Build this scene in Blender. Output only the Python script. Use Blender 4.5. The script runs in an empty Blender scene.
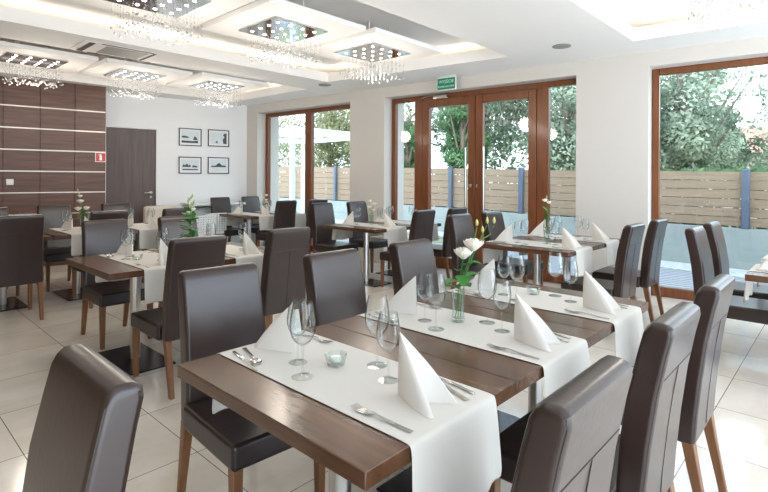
import bpy, bmesh, math, random
from mathutils import Vector, Matrix

# ------------------------------------------------------------------ camera, light, exposure
SC = bpy.context.scene
COL = SC.collection
AX, AF = 0.68180, 0.73154
CAMH = 1.375
cam_d = bpy.data.cameras.new('camera')
cam = bpy.data.objects.new('camera', cam_d)
COL.objects.link(cam)
cam_d.sensor_width = 36.0
cam_d.lens = 500.0 / 768.0 * 36.0
cam_d.shift_y = -(246 - 178.7) / 768.0
cam_d.clip_start = 0.05
cam.matrix_world = (Matrix.Translation((0, 0, CAMH)) @ Matrix.Rotation(-math.atan2(AF, AX), 4, 'Z')
                    @ Matrix.Rotation(math.pi / 2, 4, 'X') @ Matrix.Rotation(0.0045, 4, 'Z'))
SC.camera = cam

SC.view_settings.view_transform = 'Standard'
SC.view_settings.look = 'None'
SC.view_settings.gamma = 1.0
SC.view_settings.use_curve_mapping = False
SC.view_settings.exposure = 0.8
SC.cycles.use_denoising = True
SC.cycles.max_bounces = 10
SC.cycles.transparent_max_bounces = 40
SC.cycles.sample_clamp_indirect = 6.0
SC.cycles.caustics_reflective = False
SC.cycles.caustics_refractive = False

world = bpy.data.worlds.new('world')
SC.world = world
world.use_nodes = True
wn = world.node_tree
wn.nodes.clear()
w_out = wn.nodes.new('ShaderNodeOutputWorld')
w_bg = wn.nodes.new('ShaderNodeBackground')
w_tc = wn.nodes.new('ShaderNodeTexCoord')
w_sep = wn.nodes.new('ShaderNodeSeparateXYZ')
w_cr = wn.nodes.new('ShaderNodeValToRGB')
w_cr.color_ramp.elements[0].position = 0.0
w_cr.color_ramp.elements[0].color = (0.80, 0.90, 1.0, 1)
w_cr.color_ramp.elements[1].position = 0.6
w_cr.color_ramp.elements[1].color = (0.64, 0.80, 1.0, 1)
wn.links.new(w_tc.outputs['Generated'], w_sep.inputs[0])
wn.links.new(w_sep.outputs['Z'], w_cr.inputs[0])
wn.links.new(w_cr.outputs[0], w_bg.inputs[0])
w_bg.inputs[1].default_value = 3.0
wn.links.new(w_bg.outputs[0], w_out.inputs[0])

sun_d = bpy.data.lights.new('sun', 'SUN')
sun_d.energy = 1.2
sun_d.angle = math.radians(25)
sun_d.color = (1.0, 0.96, 0.9)
sun = bpy.data.objects.new('sun', sun_d)
COL.objects.link(sun)
sun.rotation_euler = (math.radians(48), 0, math.radians(-60))
sun.location = (0, 0, 12)

COVE_POWER = 6.0
SPOT_POWER = 11.0

R = math.radians
rnd = random.Random(7)

# ------------------------------------------------------------------ materials
def srgb(r, g, b):
    f = lambda c: (c / 12.92) if c <= 0.04045 else ((c + 0.055) / 1.055) ** 2.4
    return (f(r / 255), f(g / 255), f(b / 255), 1)

def mat(name, col, rough=0.5, metal=0.0, spec=0.5, coat=0.0, coat_rough=0.1, bump=None, var=None, emis=None):
    m = bpy.data.materials.new(name)
    m.use_nodes = True
    nt = m.node_tree
    b = nt.nodes['Principled BSDF']
    b.inputs['Base Color'].default_value = col
    b.inputs['Roughness'].default_value = rough
    b.inputs['Metallic'].default_value = metal
    b.inputs['Specular IOR Level'].default_value = spec
    b.inputs['Coat Weight'].default_value = coat
    b.inputs['Coat Roughness'].default_value = coat_rough
    if emis:
        b.inputs['Emission Color'].default_value = emis[0]
        b.inputs['Emission Strength'].default_value = emis[1]
    tc = nt.nodes.new('ShaderNodeTexCoord')
    if var:   # (scale xyz, colour2, contrast)
        mp = nt.nodes.new('ShaderNodeMapping')
        mp.inputs['Scale'].default_value = var[0]
        nz = nt.nodes.new('ShaderNodeTexNoise')
        nz.inputs['Scale'].default_value = 1.0
        nz.inputs['Detail'].default_value = 6
        nz.inputs['Roughness'].default_value = 0.6
        cr = nt.nodes.new('ShaderNodeValToRGB')
        cr.color_ramp.elements[0].position = 0.5 - var[2]
        cr.color_ramp.elements[0].color = col
        cr.color_ramp.elements[1].position = 0.5 + var[2]
        cr.color_ramp.elements[1].color = var[1]
        nt.links.new(tc.outputs['Object'], mp.inputs[0])
        nt.links.new(mp.outputs[0], nz.inputs['Vector'])
        nt.links.new(nz.outputs[0], cr.inputs[0])
        nt.links.new(cr.outputs[0], b.inputs['Base Color'])
    if bump:  # (scale, strength)
        n2 = nt.nodes.new('ShaderNodeTexNoise')
        n2.inputs['Scale'].default_value = bump[0]
        n2.inputs['Detail'].default_value = 4
        bp = nt.nodes.new('ShaderNodeBump')
        bp.inputs['Strength'].default_value = bump[1]
        bp.inputs['Distance'].default_value = 0.01
        nt.links.new(tc.outputs['Object'], n2.inputs['Vector'])
        nt.links.new(n2.outputs[0], bp.inputs['Height'])
        nt.links.new(bp.outputs[0], b.inputs['Normal'])
    return m

def glassy(name, tint=(1, 1, 1, 1), ior=1.45, edge=0.0, rough=0.0):
    m = bpy.data.materials.new(name)
    m.use_nodes = True
    nt = m.node_tree
    nt.nodes.clear()
    out = nt.nodes.new('ShaderNodeOutputMaterial')
    tr = nt.nodes.new('ShaderNodeBsdfTransparent')
    tr.inputs[0].default_value = tint
    gl = nt.nodes.new('ShaderNodeBsdfGlossy')
    gl.inputs['Roughness'].default_value = rough
    mx = nt.nodes.new('ShaderNodeMixShader')
    if edge > 0:
        lw = nt.nodes.new('ShaderNodeLayerWeight')
        lw.inputs[0].default_value = edge
        nt.links.new(lw.outputs['Facing'], mx.inputs[0])
        l2 = nt.nodes.new('ShaderNodeLayerWeight'); l2.inputs[0].default_value = 0.5
        cr2 = nt.nodes.new('ShaderNodeValToRGB')
        cr2.color_ramp.elements[0].position = 0.5; cr2.color_ramp.elements[0].color = tint
        cr2.color_ramp.elements[1].position = 0.95; cr2.color_ramp.elements[1].color = (0.60, 0.63, 0.64, 1)
        nt.links.new(l2.outputs['Facing'], cr2.inputs[0])
        nt.links.new(cr2.outputs[0], tr.inputs[0])
    else:
        lw = nt.nodes.new('ShaderNodeLayerWeight')
        lw.inputs[0].default_value = 0.5
        pw_ = nt.nodes.new('ShaderNodeMath'); pw_.operation = 'POWER'; pw_.inputs[1].default_value = 4.0
        ml = nt.nodes.new('ShaderNodeMath'); ml.operation = 'MULTIPLY_ADD'; ml.inputs[1].default_value = 0.8; ml.inputs[2].default_value = 0.035
        nt.links.new(lw.outputs['Facing'], pw_.inputs[0])
        nt.links.new(pw_.outputs[0], ml.inputs[0])
        nt.links.new(ml.outputs[0], mx.inputs[0])
    nt.links.new(tr.outputs[0], mx.inputs[1])
    nt.links.new(gl.outputs[0], mx.inputs[2])
    nt.links.new(mx.outputs[0], out.inputs[0])
    return m

M = {}
M['wall'] = mat('backlit_wall_paint', srgb(212, 207, 200), 0.85, bump=(60, 0.02))  # window wall: its backlit shade is put into this darker tone
M['whitewall'] = mat('white_wall_paint', srgb(238, 239, 240), 0.8)
M['beigewall'] = mat('warm_beige_wall', srgb(172, 152, 130), 0.85)
M['ceiling'] = mat('ceiling_paint', srgb(244, 243, 241), 0.8)
M['panel'] = mat('ceiling_panel_paint', srgb(238, 236, 233), 0.6)
M['leather'] = mat('brown_leather', srgb(42, 29, 26), 0.30, spec=0.6, coat=0.2, coat_rough=0.25, bump=(55, 0.05),
                   var=((6, 6, 6), srgb(50, 35, 31), 0.2))
M['leather_dark'] = mat('dark_leather_seat', srgb(40, 29, 26), 0.33, spec=0.5, bump=(45, 0.07))
M['thread'] = mat('seam_thread', srgb(44, 32, 28), 0.5)
M['legwood'] = mat('chair_leg_wood', srgb(98, 62, 36), 0.42, var=((40, 40, 3), srgb(134, 90, 54), 0.25))
M['tabletop'] = mat('walnut_table_top', srgb(66, 42, 28), 0.25, spec=0.5, coat=0.15, coat_rough=0.15,
                    var=((26, 1.6, 26), srgb(102, 70, 48), 0.28), bump=(90, 0.015))
M['steel'] = mat('brushed_steel', srgb(176, 174, 170), 0.28, metal=1.0, var=((80, 80, 2), srgb(205, 203, 200), 0.3))
M['chrome'] = mat('polished_chrome', srgb(220, 220, 222), 0.06, metal=1.0)
M['cutlery'] = mat('polished_cutlery', srgb(200, 198, 194), 0.14, metal=1.0)
M['baseplate'] = mat('dark_base_plate', srgb(56, 56, 62), 0.22, metal=0.6)
M['runner'] = mat('linen_runner', srgb(208, 203, 195), 0.85, bump=(220, 0.05))
M['napkin'] = mat('ivory_napkin', srgb(226, 222, 215), 0.8, bump=(160, 0.03))
M['glass'] = glassy('table_glass', (0.97, 0.98, 0.98, 1), edge=0.13)
M['vaseglass'] = glassy('vase_glass', (0.93, 0.97, 0.96, 1), edge=0.2)
M['pane'] = glassy('window_glass', (0.95, 0.98, 0.97, 1), ior=1.38)
M['wax'] = mat('white_wax', srgb(240, 238, 230), 0.5)
M['frame'] = mat('orange_brown_frame_wood', srgb(98, 52, 24), 0.38, coat=0.15, var=((30, 30, 2.5), srgb(136, 78, 38), 0.3))
M['walnut'] = mat('wall_panel_walnut', srgb(70, 44, 33), 0.45, var=((1.6, 1.6, 22), srgb(112, 76, 58), 0.24))
M['strip'] = mat('pale_metal_strip', srgb(205, 196, 186), 0.35, metal=0.3)
M['doorwood'] = mat('grey_brown_door_wood', srgb(76, 62, 60), 0.5, var=((18, 18, 1.3), srgb(104, 88, 84), 0.26))
M['white'] = mat('white_plastic', srgb(238, 238, 236), 0.4)
M['softwhite'] = mat('white_lacquer', srgb(225, 232, 232), 0.4)
M['beige'] = mat('beige_cloth', srgb(205, 195, 182), 0.9)
M['grey'] = mat('grey_grille', srgb(150, 146, 142), 0.6)
M['darkgap'] = mat('dark_recess', srgb(82, 70, 62), 0.7)
M['red'] = mat('sign_red', srgb(205, 40, 40), 0.4)
M['green'] = mat('sign_green', srgb(0, 128, 98), 0.4)
M['mint'] = mat('sign_letters', srgb(205, 245, 230), 0.5)
M['blackframe'] = mat('picture_frame_black', srgb(48, 48, 50), 0.4)
M['print'] = mat('pale_photo_print', srgb(206, 216, 220), 0.6, var=((3, 3, 5), srgb(228, 234, 236), 0.2))
M['printdark'] = mat('dark_photo_print', srgb(70, 80, 84), 0.6)
M['bead'] = None
M['led'] = mat('warm_led_strip', (1, 0.8, 0.55, 1), 0.5, emis=((1.0, 0.84, 0.66, 1), COVE_POWER))
M['bulb'] = mat('halogen_spot', (1, 1, 1, 1), 0.4, emis=((1.0, 0.93, 0.82, 1), 14.0))
M['deck'] = mat('grey_deck_boards', srgb(150, 152, 156), 0.6)
M['concrete'] = mat('low_concrete_wall', srgb(142, 150, 148), 0.85, var=((3, 3, 3), srgb(164, 170, 168), 0.3))
M['slat'] = mat('fence_slat_wood', srgb(132, 112, 94), 0.75, var=((2, 2, 30), srgb(162, 138, 116), 0.3))
M['post'] = mat('blue_grey_post', srgb(84, 98, 118), 0.5)
M['bark'] = mat('bark', srgb(120, 104, 90), 0.9)
M['petal'] = mat('white_petals', srgb(246, 240, 226), 0.6)
M['greenleaf'] = mat('flower_leaf', srgb(58, 128, 52), 0.5)
M['bud'] = mat('flower_bud', srgb(176, 178, 104), 0.6)
M['stem'] = mat('flower_stem', srgb(92, 138, 66), 0.6)
M['gravel'] = mat('grey_gravel', srgb(150, 152, 150), 0.9, bump=(30, 0.8), var=((25, 25, 25), srgb(205, 206, 202), 0.15))
M['soil'] = mat('garden_ground', srgb(120, 128, 96), 0.95, var=((1, 1, 1), srgb(150, 150, 120), 0.3))
M['house'] = mat('pale_render_house', srgb(226, 212, 202), 0.9)
M['rooftile'] = mat('terracotta_roof', srgb(176, 128, 108), 0.9)

def bead_mat():
    m = bpy.data.materials.new('crystal_bead')
    m.use_nodes = True
    nt = m.node_tree
    b = nt.nodes['Principled BSDF']
    b.inputs['Base Color'].default_value = (0.92, 0.93, 0.95, 1)
    b.inputs['Roughness'].default_value = 0.05
    b.inputs['Transmission Weight'].default_value = 0.7
    b.inputs['Specular IOR Level'].default_value = 0.9
    return m
M['bead'] = bead_mat()

def leaf_mat(name, c1, c2):
    m = bpy.data.materials.new(name)
    m.use_nodes = True
    nt = m.node_tree
    nt.nodes.clear()
    out = nt.nodes.new('ShaderNodeOutputMaterial')
    gm = nt.nodes.new('ShaderNodeTexCoord')
    nz = nt.nodes.new('ShaderNodeTexNoise')
    nz.inputs['Scale'].default_value = 1.6
    nz.inputs['Detail'].default_value = 5
    cr = nt.nodes.new('ShaderNodeValToRGB')
    cr.color_ramp.elements[0].position = 0.36
    cr.color_ramp.elements[0].color = c1
    cr.color_ramp.elements[1].position = 0.62
    cr.color_ramp.elements[1].color = c2
    d = nt.nodes.new('ShaderNodeBsdfDiffuse')
    t = nt.nodes.new('ShaderNodeBsdfTranslucent')
    mx = nt.nodes.new('ShaderNodeMixShader')
    mx.inputs[0].default_value = 0.35
    nt.links.new(gm.outputs['Object'], nz.inputs['Vector'])
    nt.links.new(nz.outputs[0], cr.inputs[0])
    nt.links.new(cr.outputs[0], d.inputs[0])
    nt.links.new(cr.outputs[0], t.inputs[0])
    nt.links.new(d.outputs[0], mx.inputs[1])
    nt.links.new(t.outputs[0], mx.inputs[2])
    nt.links.new(mx.outputs[0], out.inputs[0])
    return m
M['leafA'] = leaf_mat('foliage_grey_green', srgb(84, 108, 88), srgb(182, 192, 170))
M['leafB'] = leaf_mat('foliage_deep_green', srgb(52, 96, 62), srgb(120, 152, 108))
M['leafC'] = leaf_mat('foliage_olive', srgb(104, 110, 76), srgb(176, 176, 138))

def floor_mat():
    m = bpy.data.materials.new('polished_stone_tiles')
    m.use_nodes = True
    nt = m.node_tree
    b = nt.nodes['Principled BSDF']
    geo = nt.nodes.new('ShaderNodeNewGeometry')
    sep = nt.nodes.new('ShaderNodeSeparateXYZ')
    nt.links.new(geo.outputs['Position'], sep.inputs[0])
    def math_(op, a, bb=None):
        n = nt.nodes.new('ShaderNodeMath')
        n.operation = op
        for i, v in enumerate((a, bb)):
            if v is None:
                continue
            if isinstance(v, (int, float)):
                n.inputs[i].default_value = v
            else:
                nt.links.new(v, n.inputs[i])
        return n.outputs[0]
    def line(s, off):
        a = math_('DIVIDE', math_('ADD', s, 60.0 + off), 0.6)
        fr = math_('FRACT', a)
        d = math_('ABSOLUTE', math_('SUBTRACT', fr, 0.5))
        return math_('GREATER_THAN', d, 0.5 - 0.0035)
    g = math_('MAXIMUM', line(sep.outputs['X'], 0.0), line(sep.outputs['Y'], 0.01))
    ca = math_('FLOOR', math_('DIVIDE', math_('ADD', sep.outputs['X'], 60.0), 0.6))
    cb = math_('FLOOR', math_('DIVIDE', math_('ADD', sep.outputs['Y'], 60.01), 0.6))
    cmb = nt.nodes.new('ShaderNodeCombineXYZ')
    nt.links.new(ca, cmb.inputs[0]); nt.links.new(cb, cmb.inputs[1])
    wh = nt.nodes.new('ShaderNodeTexWhiteNoise')
    nt.links.new(cmb.outputs[0], wh.inputs['Vector'])
    off = nt.nodes.new('ShaderNodeVectorMath'); off.operation = 'MULTIPLY_ADD'
    nt.links.new(wh.outputs['Color'], off.inputs[0])
    off.inputs[1].default_value = (7, 7, 7)
    nt.links.new(geo.outputs['Position'], off.inputs[2])
    mp = nt.nodes.new('ShaderNodeMapping')
    mp.inputs['Scale'].default_value = (1.0, 1.7, 1)
    nt.links.new(off.outputs[0], mp.inputs[0])
    nz = nt.nodes.new('ShaderNodeTexNoise')
    nz.inputs['Scale'].default_value = 1.3
    nz.inputs['Detail'].default_value = 7
    nz.inputs['Roughness'].default_value = 0.62
    nt.links.new(mp.outputs[0], nz.inputs['Vector'])
    cr = nt.nodes.new('ShaderNodeValToRGB')
    e = cr.color_ramp.elements
    e[0].position = 0.3; e[0].color = srgb(212, 200, 184)
    e[1].position = 0.7; e[1].color = srgb(236, 229, 218)
    nt.links.new(nz.outputs[0], cr.inputs[0])
    mix = nt.nodes.new('ShaderNodeMix'); mix.data_type = 'RGBA'
    nt.links.new(g, mix.inputs[0])
    nt.links.new(cr.outputs[0], mix.inputs[6])
    mix.inputs[7].default_value = srgb(96, 88, 80)
    nt.links.new(mix.outputs[2], b.inputs['Base Color'])
    b.inputs['Roughness'].default_value = 0.13
    b.inputs['Specular IOR Level'].default_value = 0.6
    nt.links.new(math_('ADD', 0.06, math_('MULTIPLY', nz.outputs[0], 0.14)), b.inputs['Roughness'])
    return m
M['floor'] = floor_mat()

# ------------------------------------------------------------------ helpers
class MB:
    def __init__(self):
        self.bm = bmesh.new()
    def box(self, lo, hi, bevel=0.0, seg=2, mtx=None):
        c = [(a + b) / 2 for a, b in zip(lo, hi)]
        s = [abs(b - a) for a, b in zip(lo, hi)]
        t = bmesh.new()
        bmesh.ops.create_cube(t, size=1.0)
        bmesh.ops.scale(t, vec=s, verts=t.verts)
        if bevel > 0:
            bmesh.ops.bevel(t, geom=list(t.edges), offset=min(bevel, min(s) * 0.49), segments=seg, affect='EDGES', profile=0.5)
        bmesh.ops.translate(t, vec=c, verts=t.verts)
        self._merge(t, mtx)
        return self
    def _merge(self, t, mtx=None):
        if mtx is not None:
            bmesh.ops.transform(t, matrix=mtx, verts=t.verts)
        vm = {v: self.bm.verts.new(v.co) for v in t.verts}
        for f in t.faces:
            try:
                self.bm.faces.new([vm[v] for v in f.verts])
            except ValueError:
                pass
        t.free()
    def loft(self, rings, bevel=0.0, seg=3, cap=True, closed=True, mtx=None):
        t = bmesh.new()
        rr = [[t.verts.new(p) for p in r] for r in rings]
        n = len(rr[0])
        for a, b in zip(rr, rr[1:]):
            for i in range(n if closed else n - 1):
                j = (i + 1) % n
                t.faces.new((a[i], a[j], b[j], b[i]))
        if cap:
            t.faces.new(list(reversed(rr[0])))
            t.faces.new(rr[-1])
        bmesh.ops.recalc_face_normals(t, faces=t.faces)
        if bevel > 0:
            ed = [e for e in t.edges if len(e.link_faces) == 2 and e.calc_face_angle(0) > R(40)]
            bmesh.ops.bevel(t, geom=ed, offset=bevel, segments=seg, affect='EDGES', profile=0.5)
        self._merge(t, mtx)
        return self
    def tube(self, pts, r, n=8, r2=None):
        pts = [Vector(p) for p in pts]
        rings = []
        for i, p in enumerate(pts):
            d = (pts[min(i + 1, len(pts) - 1)] - pts[max(i - 1, 0)]).normalized()
            up = Vector((0, 0, 1)) if abs(d.z) < 0.9 else Vector((1, 0, 0))
            a = d.cross(up).normalized(); b = d.cross(a).normalized()
            k = i / max(1, len(pts) - 1)
            rad = r if r2 is None else r + (r2 - r) * k
            rings.append([p + (a * math.cos(q) + b * math.sin(q)) * rad for q in [2 * math.pi * j / n for j in range(n)]])
        return self.loft(rings)
    def lathe(self, prof, n=20, center=(0, 0, 0)):
        cx, cy, cz = center
        rings = [[(cx + r * math.cos(2 * math.pi * j / n), cy + r * math.sin(2 * math.pi * j / n), cz + z) for j in range(n)] for r, z in prof]
        return self.loft(rings, cap=False)
    def poly(self, pts):
        self.bm.faces.new([self.bm.verts.new(p) for p in pts])
        return self
    def prism(self, pts, z0, z1):
        return self.loft([[(x, y, z0) for x, y in pts], [(x, y, z1) for x, y in pts]])
    def build(self, name, m, parent=None, smooth=True, angle=40, mtx=None, recalc=True):
        if recalc:
            bmesh.ops.recalc_face_normals(self.bm, faces=self.bm.faces)
        me = bpy.data.meshes.new(name)
        if smooth:
            for f in self.bm.faces:
                f.smooth = True
            for e in self.bm.edges:
                if len(e.link_faces) == 2 and e.calc_face_angle(0) > R(angle):
                    e.smooth = False
        self.bm.to_mesh(me)
        self.bm.free()
        if m is not None:
            me.materials.append(m)
        o = bpy.data.objects.new(name, me)
        COL.objects.link(o)
        if mtx is not None:
            o.matrix_local = mtx
        if parent:
            o.parent = parent
        return o

def weighted(o):
    md = o.modifiers.new('weighted', 'WEIGHTED_NORMAL')
    md.keep_sharp = True
    return o

def thing(name, label=None, cat=None, loc=(0, 0, 0), rz=0.0, group=None):
    o = bpy.data.objects.new(name, None)
    o.empty_display_size = 0.1
    COL.objects.link(o)
    o.location = loc
    o.rotation_euler = (0, 0, rz)
    return tag(o, label, cat, group)

def tag(o, label=None, cat=None, group=None):
    if label: o['label'] = label
    if cat: o['category'] = cat
    if group: o['group'] = group
    return o

def struct(o):
    o['kind'] = 'structure'
    return o

def dup(src, loc=None, rz=None, label=None, group=None, scale=None):
    r = src.copy()
    COL.objects.link(r)
    if loc is not None: r.location = loc
    if rz is not None: r.rotation_euler = (0, 0, rz)
    if label: r['label'] = label
    if group: r['group'] = group
    if scale is not None: r.scale = scale if not isinstance(scale, (int, float)) else (scale,) * 3
    kids(src, r)
    return r

def kids(src, dst):
    for ch in list(src.children):
        c = ch.copy()
        COL.objects.link(c)
        c.parent = dst
        kids(ch, c)

# ------------------------------------------------------------------ room shell
ZS, ZR, ZU = 2.86, 3.0, 3.1       # soffit, top of tray riser, upper ceiling
P0 = Vector((5.59, 9.07))         # corner of window wall and back wall
U = Vector((0.09995, -0.99499))   # along the window wall
N = Vector((0.99499, 0.09995))    # outwards
BW = Vector((-0.98915, 0.14691))  # along the back wall, to the left
BN = Vector((0.14691, 0.98915))   # outwards
WM = Matrix(((U.x, N.x, 0, P0.x), (U.y, N.y, 0, P0.y), (0, 0, 1, 0), (0, 0, 0, 1)))    # local: x along, y outward, z up
BM_ = Matrix(((BW.x, BN.x, 0, P0.x), (BW.y, BN.y, 0, P0.y), (0, 0, 1, 0), (0, 0, 0, 1)))
WT = 0.56
HEAD = 2.69

struct(MB().box((-2.4, -2.0, -0.12), (6.95, 10.6, 0.0)).build('floor', M['floor']))

# window wall with three openings
OPEN = [(0.34, 2.81), (3.545, 6.58), (7.395, 10.6)]
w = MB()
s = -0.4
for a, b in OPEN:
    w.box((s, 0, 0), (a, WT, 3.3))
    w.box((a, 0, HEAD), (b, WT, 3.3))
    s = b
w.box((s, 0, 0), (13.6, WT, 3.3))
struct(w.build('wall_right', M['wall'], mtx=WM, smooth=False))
struct(MB().box((-2.6, -2.0, 0.0), (-2.4, 10.6, 3.3)).build('wall_left_added', M['beigewall'], smooth=False))  # unseen wall added so the chair sides reflect less open sky
# back wall with the door recess
w = MB()
w.box((0.0, 0, 0), (1.744, 0.25, 3.3))
w.box((1.744, 0, 2.255), (2.56, 0.25, 3.3))
w.box((1.744, 0.12, 0), (2.56, 0.25, 2.255))
w.box((2.56, 0, 0), (11, 0.25, 3.3))
struct(w.build('wall_back', M['whitewall'], mtx=BM_, smooth=False))

# ceiling: upper slab and lowered soffit around three trays
RX = lambda y, x0=5.03, y0=5.88, k=-0.147: x0 + (y - y0) * k
def wall_x(y): return P0.x + (P0.y - y) * 0.10045 + 0.15
T1 = [(-1.9, 3.02), (5.45, 3.02), (5.03, 5.88), (-1.9, 5.88)]
T2 = [(-1.9, 6.62), (5.22, 6.62), (5.12, 8.80), (-1.9, 8.80)]
T3 = [(-1.9, -1.4), (6.02, -1.4), (5.73, 1.70), (-1.9, 1.70)]
struct(MB().box((-2.4, -2.0, ZU), (7.2, 10.6, ZU + 0.12)).build('ceiling', M['ceiling']))
def wx(y): return wall_x(y)
bands = [(-2.0, -1.4, None), (-1.4, 1.70, T3), (1.70, 3.02, None), (3.02, 5.88, T1), (5.88, 6.62, None), (6.62, 8.80, T2), (8.80, 10.6, None)]
w = MB()
for y0, y1, T in bands:
    xl0, xl1 = (-2.4, -2.4) if T is None else (T[1][0], T[2][0])
    if T is None:
        w.prism([(-2.4, y0), (wx(y0), y0), (wx(y1), y1), (-2.4, y1)], ZS, ZS + 0.02)
    else:
        w.prism([(xl0, y0), (wx(y0), y0), (wx(y1), y1), (xl1, y1)], ZS, ZS + 0.02)
        w.prism([(-2.4, y0), (-1.9, y0), (-1.9, y1), (-2.4, y1)], ZS, ZS + 0.02)
for T in (T1, T2, T3):
    n = len(T)
    for i in range(n):
        a, b = Vector(T[i]), Vector(T[(i + 1) % n])
        d = (b - a).normalized(); o = Vector((d.y, -d.x))
        q = [a, b, b + o * 0.02, a + o * 0.02]
        w.prism([tuple(v) for v in q], ZS + 0.021, ZR)
so = w.build('ceiling', M['ceiling'], smooth=False)
struct(so)

# warm strips hidden behind the tray risers
def led(a, b, label):
    a, b = Vector(a), Vector(b)
    d = (b - a).normalized(); o = Vector((d.y, -d.x))
    q = [a + o * 0.03, b + o * 0.03, b + o * 0.05, a + o * 0.05]
    tag(MB().prism([tuple(v) for v in q], ZR - 0.03, ZR - 0.006).build('led_strip', M['led'], smooth=False), label, 'light strip')
for T, nm in ((T1, 'middle ceiling tray'), (T2, 'ceiling tray nearest the panelled wall'), (T3, 'top right ceiling tray')):
    c = sum((Vector(p) for p in T), Vector((0, 0))) / 4
    far_a, far_b = Vector(T[3]), Vector(T[2])
    rt_a, rt_b = Vector(T[1]), Vector(T[2])
    led(far_b, far_a, 'light strip at the far edge of the ' + nm)
    led(rt_a, rt_b, 'light strip at the window edge of the ' + nm)

# walnut panelled wall in front of the back wall, left
WP = Vector((2.89, 8.94))
WPM = Matrix(((BW.x, BN.x, 0, WP.x), (BW.y, BN.y, 0, WP.y), (0, 0, 1, 0), (0, 0, 0, 1)))
w = MB()
joints = [0, 0.438, 0.891, 1.344, 1.797, 2.25, 2.703, 3.156, 3.609, 4.062, 4.515, 4.968, 5.421, 5.874, 6.327]
levels = [0.0, 0.155, 0.483, 0.811, 1.139, 1.465, 1.788, 2.115, 2.442, ZS]
for a, b in zip(joints, joints[1:]):
    for lo, hi in zip(levels, levels[1:]):
        w.box((a + 0.003, 0, lo + 0.009), (b - 0.003, 0.02, hi - (0.009 if hi < ZS else 0)), 0.002, 1)
pw = struct(w.build('wall_back', M['walnut'], mtx=WPM, smooth=False))
w = MB()
w.box((0.0, 0.02, 0), (6.33, 0.53, ZS))
w.build('panel_backing', M['walnut'], parent=pw, smooth=False)
w = MB()
for z in levels[1:-1]:
    w.box((0, -0.004, z - 0.009), (6.33, 0.019, z + 0.009))
w.build('pale_strip', M['strip'], parent=pw, smooth=False)

# plain door in the back wall
w = MB().box((1.75, 0.02, 0.003), (2.555, 0.06, 2.25), 0.003, 1)
d1 = struct(w.build('door_1', M['doorwood'], mtx=BM_, smooth=False))
w = MB()
w.tube([(1.83, 0.02, 1.10), (1.83, -0.04, 1.10)], 0.010)
w.tube([(1.83, -0.04, 1.10), (1.95, -0.04, 1.10)], 0.010)
w.lathe([(0.0, 0), (0.026, 0), (0.026, 0.01), (0, 0.01)], 16, (1.83, 0.0, 1.10))
w.box((1.805, 0.0, 1.075), (1.855, 0.02, 1.125), 0.01)
w.box((1.81, 0.0, 1.0), (1.85, 0.02, 1.04), 0.012)
w.build('door_handle', M['steel'], parent=d1)

# glazed openings in the window wall
FY0, FY1 = 0.20, 0.28
def ring(w, a, b, z0, z1, t, y0=FY0, y1=FY1, tb=None, bev=0.006):
    tb = tb or t
    w.box((a, y0, z0), (a + t, y1, z1), bev, 1)
    w.box((b - t, y0, z0), (b, y1, z1), bev, 1)
    w.box((a + t, y0, z1 - t), (b - t, y1, z1), bev, 1)
    w.box((a + t, y0, z0), (b - t, y1, z0 + tb), bev, 1)

def pane(parent, a, b, z0, z1, y=0.24):
    MB().box((a, y - 0.003, z0), (b, y + 0.003, z1)).build('pane', M['pane'], parent=parent, smooth=False)

# window 1 (far)
w = MB()
ring(w, 0.345, 2.89, 0.0, HEAD, 0.075, tb=0.11)
w.box((1.508, FY0 - 0.01, 0.10), (1.669, FY1, HEAD - 0.07), 0.006, 1)
w1 = struct(w.build('window_1', M['frame'], mtx=WM))
pane(w1, 0.41, 1.52, 0.10, HEAD - 0.07)
pane(w1, 1.66, 2.83, 0.10, HEAD - 0.07)
# window 2 (near, right)
w = MB()
ring(w, 7.40, 10.6, 0.0, HEAD, 0.075, tb=0.11)
w.box((9.0, FY0 - 0.01, 0.10), (9.14, FY1, HEAD - 0.07), 0.006, 1)
w2 = struct(w.build('window_2', M['frame'], mtx=WM))
pane(w2, 7.46, 9.01, 0.10, HEAD - 0.07)
pane(w2, 9.13, 10.53, 0.10, HEAD - 0.07)
# door assembly
w = MB()
ring(w, 3.55, 6.66, 0.0, HEAD, 0.075, tb=0.04)
w.box((4.01, FY0 - 0.01, 0.03), (4.165, FY1, HEAD - 0.07), 0.006, 1)
w.box((6.005, FY0 - 0.01, 0.03), (6.163, FY1, HEAD - 0.07), 0.006, 1)
w.box((3.64, FY0, 0.03), (4.02, FY1, 0.12), 0.004, 1)
w.box((6.16, FY0, 0.03), (6.62, FY1, 0.12), 0.004, 1)
d2 = struct(w.build('door_2', M['frame'], mtx=WM))
pane(d2, 3.61, 4.02, 0.11, HEAD - 0.07)
pane(d2, 6.155, 6.60, 0.11, HEAD - 0.07)
for a, b, hx in ((4.168, 5.083, 4.93), (5.089, 6.002, 5.20)):
    w = MB()
    ring(w, a, b, 0.012, HEAD - 0.085, 0.115, y0=FY0 - 0.02, y1=FY1 - 0.01, tb=0.16)
    lf = w.build('door_leaf', M['frame'], parent=d2)
    pane(lf, a + 0.11, b - 0.11, 0.16, HEAD - 0.19)
    w = MB()
    hx = 4.965 if a < 5 else 5.255
    w.tube([(hx, 0.11, 0.62), (hx, 0.11, 1.84)], 0.017, 12)
    w.tube([(hx, 0.11, 0.85), (hx, 0.185, 0.85)], 0.009)
    w.tube([(hx, 0.11, 1.42), (hx, 0.185, 1.42)], 0.009)
    w.build('pull_handle', M['steel'], parent=lf)
    w = MB()
    w.box((b - 0.09 if a < 5 else a + 0.02, 0.165, 1.25), (b - 0.05 if a < 5 else a + 0.04, 0.182, 1.30), 0.004)
    w.build('lock_plate', M['steel'], parent=lf)
w = MB()
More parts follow.
